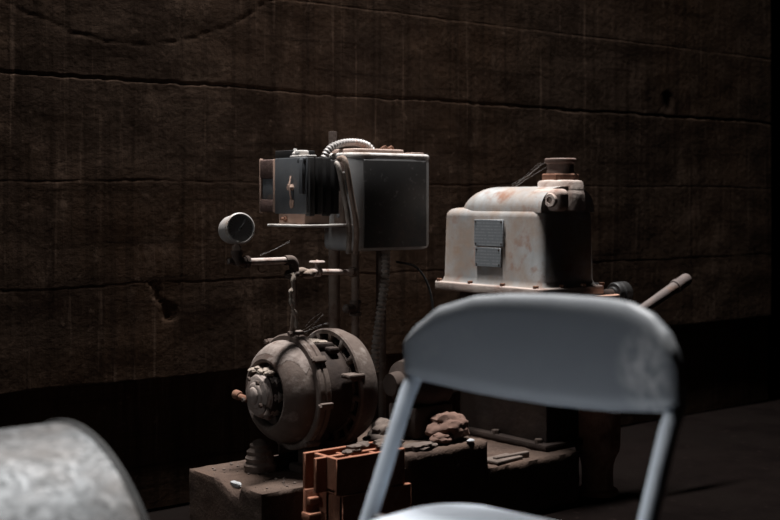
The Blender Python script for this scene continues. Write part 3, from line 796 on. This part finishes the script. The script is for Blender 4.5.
# nameplates with rows of worn lettering
def plate_mat():
    m = bpy.data.materials.new('engraved_plate'); m.use_nodes = True
    nt = m.node_tree; N = nt.nodes; L = nt.links; b = N['Principled BSDF']
    tc = N.new('ShaderNodeTexCoord')
    w = N.new('ShaderNodeTexWave'); w.wave_type = 'BANDS'; w.bands_direction = 'Z'; w.inputs['Scale'].default_value = 34
    L.new(tc.outputs['Object'], w.inputs['Vector'])
    mp = N.new('ShaderNodeMapping'); mp.inputs['Scale'].default_value = (1, 240, 40); L.new(tc.outputs['Object'], mp.inputs['Vector'])
    nn = N.new('ShaderNodeTexNoise'); nn.inputs['Scale'].default_value = 1; L.new(mp.outputs['Vector'], nn.inputs['Vector'])
    a = N.new('ShaderNodeMath'); a.operation = 'MULTIPLY'
    r1 = N.new('ShaderNodeMapRange'); r1.inputs['From Min'].default_value = .6; r1.inputs['From Max'].default_value = .8; L.new(w.outputs['Fac'], r1.inputs['Value'])
    r2 = N.new('ShaderNodeMapRange'); r2.inputs['From Min'].default_value = .44; r2.inputs['From Max'].default_value = .52; L.new(nn.outputs['Fac'], r2.inputs['Value'])
    L.new(r1.outputs['Result'], a.inputs[0]); L.new(r2.outputs['Result'], a.inputs[1])
    mx = N.new('ShaderNodeMix'); mx.data_type = 'RGBA'; mx.inputs['A'].default_value = (.185, .20, .215, 1); mx.inputs['B'].default_value = (.28, .29, .3, 1)
    L.new(a.outputs[0], mx.inputs['Factor']); L.new(mx.outputs['Result'], b.inputs['Base Color'])
    b.inputs['Metallic'].default_value = .2; b.inputs['Roughness'].default_value = .55
    return m
M['plate'] = plate_mat()
for (y0, y1, z0, z1, lb) in ((2.540, 2.664, .733, .812, 'larger worn grey nameplate'), (2.550, 2.660, .672, .729, 'smaller worn grey nameplate')):
    bm = B(); box(bm, 2.4415, 2.4475, y0, y1, z0, z1, .001, 1)
    o = obj('nameplate', bm, M['plate'], cm); o['label'] = lb
    for yy in (y0 + .007, y1 - .007):
        for zz in (z0 + .007, z1 - .007):
            bm = B(); lathe(bm, (2.4425, yy, zz), (-1, 0, 0), [(0, 0), (0, .0035), (.002, .0028), (.0032, 0)], 10)
            obj('rivet', bm, M['iron_dark'], o)
# bolts around the flange
for (x, y) in [(2.441, y) for y in (2.405, 2.54, 2.68, 2.822)] + [(2.53, 2.3885), (2.62, 2.3885), (2.70, 2.3885)]:
    bm = B(); hexnut(bm, (x, y, FT - .001), (0, 0, 1), .0085, .0085); obj('flange_bolt', bm, M['rust'], cm)
# what carries the cover
bm = B()
rough_box(bm, 2.50, 2.68, 2.42, 2.80, .149, FB + .002, .03, .006)
obj('crankcase', bm, M['iron_dark'], cm)  # dark colour stands in for the shade that falls here
bm = B(); box(bm, 2.475, 2.695, 2.40, 2.82, .149, .170, .006); obj('base_flange', bm, M['iron_dark'], cm)
for yy in (2.44, 2.62, 2.78):
    bm = B(); hexnut(bm, (2.488, yy, .170), (0, 0, 1), .012, .012); obj('base_bolt', bm, M['iron'], cm)
# pipe flange, coupling and lever beside the cover
bm = B(); cyl(bm, (2.70, 2.43, .622), (2.70, 2.43, .60), .03, 20)
cyl(bm, (2.755, 2.40, .590), (2.815, 2.40, .590), .020, 24, .004)
lathe(bm, (2.765, 2.40, .590), (1, 0, 0), [(0, 0), (0, .030), (.006, .033), (.014, .033), (.017, .029), (.022, .029), (.025, .034), (.050, .034), (.058, .028), (.058, 0)], 24)
obj('grip_sleeve', bm, M['black'], cm)
bm = B(); cyl(bm, (2.66, 2.40, .588), (2.78, 2.40, .588), .016, 16); obj('shaft', bm, M['iron_dark'], cm)
lv = bm = B()
p0, p1 = Vector((2.79, 2.33, .535)), Vector((3.03, 2.33, .628))
dd = (p1 - p0).normalized(); L_ = (p1 - p0).length
lathe(bm, p0, dd, [(0, 0), (0, .013), (.01, .014), (L_ - .07, .0175), (L_ - .068, .0215), (L_ - .054, .0215), (L_ - .052, .019), (L_ - .01, .0195), (L_ - .003, .0175), (L_, .012), (L_, 0)], 20)
rock(bm, p0 + Vector((-.005, .02, -.005)), (.028, .035, .025), 4, .15)
tube(bm, spline([p0 + Vector((-.002, .012, -.004)), Vector((2.800, 2.372, .548)), Vector((2.812, 2.398, .578)), Vector((2.808, 2.402, .592))], 5), .014, 12)
obj('lever', bm, M['lever'], cm)
# rough iron leg at the near right corner
lg = bm = B()
lathe(bm, (2.70, 2.405, .0), (0, 0, 1), [(0, 0), (0, .062), (.012, .06), (.02, .048), (.06, .046), (.085, .047), (.105, .052), (.125, .064), (.14, .068), (.20, .068), (.30, .067), (.45, .066), (FB - .002, .064), (FB - .002, 0)], 56, .05, 3)
obj('leg', bm, M['legm'], cm)

# ------------------------------------------------------------------ hollow bricks and rubble
def hollow_brick(name, x0, x1, y0, y1, z0, z1, cells, wt, label, broken, seed):
    """upright perforated clay block; broken = how far the end wall at x0 is knocked away"""
    random.seed(seed)
    bm = B()
    xb = x0 + broken
    ys = [y0, (y0 + y1) / 2 - wt / 2, y1 - wt]
    for k, yy in enumerate(ys):
        jag = (0.022, 0.0, 0.004)[k] if broken else 0
        box(bm, x0 + jag, x1, yy, yy + wt, z0, z1 - .004 * (k == 1), .0015, 1)
    n = cells
    for i in range(n + 1):
        xx = xb + (x1 - wt - xb) * i / n
        box(bm, xx, xx + wt, y0 + .001, y1 - .001, z0 + .001, z1 - .003 - .012 * random.random() * (0 < i < n), .0015, 1)
    box(bm, xb, x1, y0 + .002, y1 - .002, z0 + .0, z0 + .008)
    return obj(name, bm, M['brick'], origin=((x0 + x1) / 2, (y0 + y1) / 2, z0))
o = hollow_brick('hollow_brick', 1.577, 1.80, 2.205, 2.315, .198, .282, 3, .010, '', .03, 3)
tag(o, 'broken orange hollow brick with open cells, on top of the stack before the plinth', 'brick', 'hollow bricks')
o = hollow_brick('hollow_brick', 1.612, 1.815, 2.20, 2.318, .0, .197, 3, .012, '', .0, 4)
tag(o, 'orange hollow brick standing on the floor, beneath the broken one', 'brick', 'hollow bricks')
for k, (c, s) in enumerate((((1.588, 2.305, .185), (.020, .012, .016)), ((1.584, 2.296, .155), (.022, .016, .012)), ((1.592, 2.285, .118), (.022, .02, .014)))):
    pass
bm = B()
box(bm, 1.575, 1.614, 2.294, 2.306, .0, .20, .003); box(bm, 1.578, 1.606, 2.280, 2.300, .165, .182, .003); box(bm, 1.570, 1.606, 2.272, 2.306, .13, .148, .003)
tag(obj('brick_shard', bm, M['brick'], origin=(1.59, 2.295, 0)), 'splintered orange brick shard leaning upright between plinth and brick stack', 'debris')
LB = ['grey crumb on the open cells of the top brick, nearest the broken end', 'flat grey crumb in the middle of the top brick', 'grey lump on the back of the top brick', 'small grey lump on the far end of the top brick', 'round grey lump by the chair tube on the top brick']
for k, (x, y, s) in enumerate(((1.66, 2.245, .010), (1.695, 2.265, .014), (1.735, 2.285, .013), (1.765, 2.255, .011), (1.785, 2.28, .013))):
    bm = B(); rock(bm, (x, y, .280 + s * .45), (s * 1.3, s * 1.1, s * .6), k + 11, .4)
    tag(obj('rubble_lump', bm, M['rubble'], origin=(x, y, .280)), LB[k], 'debris', 'crumbs on the top brick')
rub = [((1.885, 2.40, .212), (.055, .034, .022), 'rubble', 'flat grey stone lying lowest in the heap behind the bricks'),
       ((1.905, 2.43, .250), (.060, .04, .018), 'rubble', 'flat grey stone on top of the heap behind the bricks'),
       ((1.945, 2.46, .262), (.05, .035, .035), 'rubble', 'rounded grey stone at the back of the heap, beside the chair tube'),
       ((2.135, 2.43, .262), (.06, .05, .036), 'rubble_red', 'reddish stone lump on the raised plinth, right of the chair tube'),
       ((2.085, 2.40, .240), (.035, .022, .013), 'rubble_red', 'small flat reddish stone at the foot of the reddish lump'),
       ((2.0, 2.385, .233), (.05, .02, .009), 'rubble', 'thin grey slab on the plinth front edge, behind the chair tube')]
for k, (c, s, m, lb) in enumerate(rub):
    bm = B(); rock(bm, c, s, k + 30, .38, 4)
    tag(obj('stone', bm, M[m], origin=(c[0], c[1], c[2] - s[2])), lb, 'stone', 'stones on the plinth')
bm = B(); rock(bm, (2.155, 2.366, .229), (.013, .006, .005), 60, .4)
tag(obj('white_chip', bm, M['white'], origin=(2.155, 2.366, .224)), 'tiny white chip on the front edge of the raised plinth', 'debris')
bm = B(); box(bm, 2.25, 2.36, 2.37, 2.43, .150, .160, .003, 2, Matrix.Rotation(.12, 3, 'Z')); box(bm, 2.27, 2.40, 2.388, 2.402, .150, .166, .003)
tag(obj('scrap_bar', bm, M['rubble'], origin=(2.31, 2.40, .150)), 'flat rusty scrap strip on the low end of the plinth', 'scrap')
bm = B(); rock(bm, (1.895, 2.352, .142), (.012, .010, .006), 61, .35)
tag(obj('bolt_stub', bm, M['rubble'], origin=(1.895, 2.352, .142)), 'pale bolt stub sticking out of the plinth front by the chair tube', 'bolt')

# cobwebs
def web(name, a, b, n, label, sag=.01, spread=.02, r=.00035):
    bm = B(); a = Vector(a); b = Vector(b)
    for k in range(n):
        j = lambda s_: Vector(((random.random() - .5) * s_, (random.random() - .5) * s_, (random.random() - .5) * s_))
        p, q = a + j(spread), b + j(spread * .6); m_ = (p + q) / 2 + Vector((0, 0, -sag * random.random())) + j(.008)
        tube(bm, spline([p, m_, q], 5), r, 4)
    return tag(obj(name, bm, M['web'], origin=(a + b) / 2), label, 'cobweb', kind='stuff')
web('cobweb', (2.59, 2.52, .97), (2.54, 2.60, .91), 5, 'wispy grey cobweb between the filler neck and the cast cover', .008, .03, .00012)
web('cobweb', (1.66, 2.50, .77), (1.585, 2.50, .735), 2, 'fine cobweb threads below the shelf plate', .004, .012, .00009)
web('cobweb', (1.79, 2.51, .57), (1.72, 2.52, .535), 5, 'dim cobweb tangle above the motor, beside the pipe post', .01, .03, .00008)

# ------------------------------------------------------------------ galvanised drum
DY, DR, DX1 = 1.484, .287, .652
dr = thing('metal_drum', (.25, DY, 0), 'large galvanised metal drum lying on its side at the lower left', 'drum')
bm = B()
lathe(bm, (-.22, DY, DR + .004), A, [(.0, 0), (.0, DR - .014), (.02, DR - .004), (.26, DR - .001), (.268, DR + .004), (.28, DR + .004), (.288, DR - .001), (DX1 + .22 - .004, DR - .001), (DX1 + .22 - .003, DR - .02), (DX1 + .20, DR - .022), (DX1 + .20, 0)], 120)
obj('shell', bm, M['galv'], dr, ang=50)
bm = B()
ring_lathe(bm, (DX1, DY, DR + .004), A, [(-.005, DR - .003), (-.0045, DR + .001), (-.002, DR + .003), (.001, DR + .003), (.003, DR + .001), (.003, DR - .003), (.0, DR - .006)], 120)
obj('rim', bm, M['rimm'], dr)

# ------------------------------------------------------------------ folding chair
CL = Vector((1.1115, 1.3455, 0)); CR = Vector((1.1825, .9315, 0))
w_ = (CR - CL).normalized(); f_ = Vector((w_.y, -w_.x, 0))
if f_.x > 0: f_ = -f_
mid = (CL + CR) / 2; HWD = (CR - CL).length / 2
ZP = .611; SL = .50
def P(a, z, fwd=0.0):
    """a along the chair's width from its middle, z height, along the leaning back tube, fwd added"""
    return mid + w_ * a + f_ * ((ZP - z) * SL + fwd) + Vector((0, 0, z))
ch = thing('folding_chair', tuple(mid + f_ * .05), 'blue-grey metal folding chair in the foreground, facing left', 'chair')
ZF = .012
TR = .0118
PSL = -.045                                   # lean of the panel itself
for s_ in (-1, 1):
    pts = [P(s_ * HWD, ZF + (ZP - .02 - ZF) * k / 12) for k in range(13)] + [P(s_ * HWD, ZP - .008, -.003), mid + w_ * s_ * (HWD - .001) + f_ * -.010 + Vector((0, 0, ZP + .008)), mid + w_ * s_ * (HWD - .003) + f_ * (-.03 * PSL - .016) + Vector((0, 0, ZP + .03))]
    bm = B(); tube(bm, pts, TR, 16); obj('side_tube', bm, M['chair'], ch)
# backrest: pressed sheet panel, outline with dipping lower edge, wrapped over the frame
def back_pt(a, h, off=0.0):
    """panel point: a across, h above ZP, off towards the sitter"""
    bow = -.054 * (1 - (a / .222) ** 2)     # dished away from the sitter
    return mid + w_ * a + f_ * (-h * PSL + bow + off) + Vector((0, 0, ZP + h))
def top_h(a):
    t = abs(a) / .2225
    return .1325 * (max(0, 1 - t ** 4.2)) ** .42 * .62 + .1325 * .38 * (1 - t ** 6) + .0 if t < 1 else 0
LOW = [(-.2225, .030), (-.2195, .006), (-.205, -.003), (-.177, -.008), (-.129, -.016), (-.075, -.021), (-.007, -.0235), (.056, -.0215), (.101, -.018), (.158, -.010), (.19, -.005), (.212, .003), (.2215, .016), (.2225, .030)]
UP = [(-.2225, 0.03), (-.2215, 0.048), (-.214, 0.063), (-.204, 0.077), (-.172, 0.105), (-.12, 0.1225), (-.068, 0.128), (.0, 0.1305), (.068, 0.131), (.105, 0.1305), (.138, 0.128), (.175, 0.117), (.202, 0.098), (.214, 0.079), (.2205, 0.06), (.2225, 0.03)]
def interp(tab, a):
    if a <= tab[0][0]: return tab[0][1]
    for (x0, y0), (x1, y1) in zip(tab[:-1], tab[1:]):
        if a <= x1: return y0 + (y1 - y0) * (a - x0) / (x1 - x0)
    return tab[-1][1]
def panel():
    bm = B(); NA, NH = 72, 26
    front = {}; back = {}
    for i in range(NA + 1):
        a = -.2224 * math.cos(PI * i / NA)
        lo, hi = interp(LOW, a), interp(UP, a)
        for j in range(NH + 1):
            s_ = .5 - .5 * math.cos(PI * j / NH)
            h = lo + (hi - lo) * s_
            # thickness profile: fat rolled edge, thin middle
            ex = min((hi - h), (h - lo), .2224 - abs(a))
            roll = .017 * math.sqrt(max(0, 1 - (1 - min(1, max(0, ex) / .026)) ** 2))
            sag = 0
            front[i, j] = bm.verts.new(back_pt(a, h, roll - sag))
            back[i, j] = bm.verts.new(back_pt(a, h, -roll + .001)) if 0 < i < NA and 0 < j < NH else front[i, j]
    for i in range(NA):
        for j in range(NH):
            for d, rev in ((front, 0), (back, 1)):
                q = [d[i, j], d[i + 1, j], d[i + 1, j + 1], d[i, j + 1]]
                qq = []
                for v in q:
                    if v not in qq: qq.append(v)
                if len(qq) > 2:
                    try: bm.faces.new(qq[::-1] if rev else qq)
                    except ValueError: pass
    bmesh.ops.remove_doubles(bm, verts=bm.verts, dist=.00005)
    return bm
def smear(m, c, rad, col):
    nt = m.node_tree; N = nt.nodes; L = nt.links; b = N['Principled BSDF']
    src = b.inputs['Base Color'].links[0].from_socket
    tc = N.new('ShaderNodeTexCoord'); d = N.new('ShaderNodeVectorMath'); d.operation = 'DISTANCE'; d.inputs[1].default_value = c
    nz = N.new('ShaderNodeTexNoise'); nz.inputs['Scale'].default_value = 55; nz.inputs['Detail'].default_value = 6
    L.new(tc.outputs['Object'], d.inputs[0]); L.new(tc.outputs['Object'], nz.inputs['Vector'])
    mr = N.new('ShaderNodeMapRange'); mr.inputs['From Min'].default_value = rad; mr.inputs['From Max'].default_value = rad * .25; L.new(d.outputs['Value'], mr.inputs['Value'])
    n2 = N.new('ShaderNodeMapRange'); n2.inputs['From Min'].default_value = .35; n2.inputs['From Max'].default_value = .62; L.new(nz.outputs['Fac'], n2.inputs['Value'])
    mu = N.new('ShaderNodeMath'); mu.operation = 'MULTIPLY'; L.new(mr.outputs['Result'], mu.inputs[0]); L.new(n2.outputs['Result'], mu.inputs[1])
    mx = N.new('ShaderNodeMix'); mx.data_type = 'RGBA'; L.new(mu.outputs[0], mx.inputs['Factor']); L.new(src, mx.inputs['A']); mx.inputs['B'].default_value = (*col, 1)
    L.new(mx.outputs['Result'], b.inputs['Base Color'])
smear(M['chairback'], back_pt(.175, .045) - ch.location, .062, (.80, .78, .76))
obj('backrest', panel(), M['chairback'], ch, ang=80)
# seat: dished panel with rolled edge
ZS = .440
def seat():
    bm = B(); hw = .171; y0, y1 = -.022, .350     # forward coordinate from the tube's foot at ZP
    loops = []
    def outline(ins):
        pts = []
        x1, ya, yb = hw - ins, y0 + ins, y1 - ins
        r = max(.012, .075 - ins)
        for cx, cy, a0 in ((x1 - r, yb - r, 0), (-x1 + r, yb - r, PI / 2), (-x1 + r, ya + r, PI), (x1 - r, ya + r, 1.5 * PI)):
            for k in range(13):
                a = a0 + PI / 2 * k / 12
                X, Y = cx + r * math.cos(a), cy + r * math.sin(a)
                if Y < ya + r: Y -= .016 * (1 - (X / x1) ** 2)
                pts.append((X, Y))
        return pts
    for ins, dz in ((.012, -.022), (.003, -.018), (0, -.010), (.002, -.004), (.008, 0), (.02, .0005), (.045, -.004), (.08, -.009), (.12, -.011), (.15, -.012)):
        loops.append([mid + w_ * x + f_ * y + Vector((0, 0, ZS + dz)) for x, y in outline(ins)])
    loft(bm, loops)
    return bm
obj('seat', seat(), M['seat'], ch, ang=60)
# rear legs, cross braces and feet
for s_ in (-1, 1):
    a = s_ * (HWD - .052)
    top = mid + w_ * a + f_ * .27 + Vector((0, 0, ZS - .014)); bot = mid + w_ * a + f_ * -.13 + Vector((0, 0, ZF))
    bm = B(); cyl(bm, top, bot, .0105, 14); obj('rear_leg', bm, M['chair'], ch)
    bm = B(); lathe(bm, bot + Vector((0, 0, -.011)), (0, 0, 1), [(0, 0), (0, .015), (.03, .0145), (.032, .011), (.032, 0)], 16); obj('foot_cap', bm, M['rubber'], ch)
    fb = P(s_ * HWD, ZF); bm = B(); lathe(bm, fb + Vector((0, 0, -.011)), (0, 0, 1), [(0, 0), (0, .016), (.03, .0155), (.032, .012), (.032, 0)], 16); obj('foot_cap', bm, M['rubber'], ch)
    bm = B(); q = P(s_ * HWD, ZS - .012); cyl(bm, q + w_ * s_ * .008, q - w_ * s_ * .036, .006, 12, .001); obj('hinge_pin', bm, M['steel'], ch)
bm = B(); cyl(bm, mid + w_ * (HWD - .052) + f_ * -.06 + Vector((0, 0, .10)), mid - w_ * (HWD - .052) + f_ * -.06 + Vector((0, 0, .10)), .008, 12)
obj('rear_brace', bm, M['chair'], ch)
bm = B(); cyl(bm, P(-HWD, .15), P(HWD, .15), .008, 12); obj('front_brace', bm, M['chair'], ch)

# ------------------------------------------------------------------ light, world, camera
ld_ = bpy.data.lights.new('hatch_daylight', 'AREA'); ld_.shape = 'RECTANGLE'; ld_.size = HX1 - HX0; ld_.size_y = HY1 - HY0
ld_.spread = math.radians(95)                # beam narrowed to cut the bounce off the walls
ld_.energy = 232; ld_.color = (1.0, .985, .97)
lo = bpy.data.objects.new('hatch_daylight', ld_); lo.location = ((HX0 + HX1) / 2, (HY0 + HY1) / 2, WZ + .03); C.objects.link(lo)

l2 = bpy.data.lights.new('window_daylight', 'AREA'); l2.shape = 'RECTANGLE'; l2.size = SZ1 - SZ0; l2.size_y = SY1 - SY0  # unseen side source, added to light the left-facing sides of the machines
l2.energy = 46; l2.color = (.95, .98, 1.0)
l2o = bpy.data.objects.new('window_daylight', l2); l2o.location = (SX - .02, (SY0 + SY1) / 2, (SZ0 + SZ1) / 2)
l2o.rotation_euler = (0, -PI / 2, 0); C.objects.link(l2o)

w = bpy.data.worlds.new('World'); bpy.context.scene.world = w; w.use_nodes = True
bg = w.node_tree.nodes['Background']; bg.inputs['Color'].default_value = (.6, .7, .8, 1); bg.inputs['Strength'].default_value = .3

cd = bpy.data.cameras.new('camera'); cam = bpy.data.objects.new('camera', cd); C.objects.link(cam)
cam.location = (0, 0, H)
cam.rotation_euler = FW.to_track_quat('-Z', 'Y').to_euler()
cd.sensor_width = 36; cd.lens = 1200 / 780 * 36
cd.shift_y = -60 / 780
cd.clip_start = .05
cd.dof.use_dof = True; cd.dof.focus_distance = 3.1; cd.dof.aperture_fstop = 3.4
S = bpy.context.scene; S.camera = cam
S.view_settings.view_transform = 'Standard'; S.view_settings.look = 'None'
S.view_settings.gamma = 1.0; S.view_settings.exposure = 0.0; S.view_settings.use_curve_mapping = False
S.cycles.max_bounces = 6; S.cycles.diffuse_bounces = 3; S.cycles.use_denoising = True
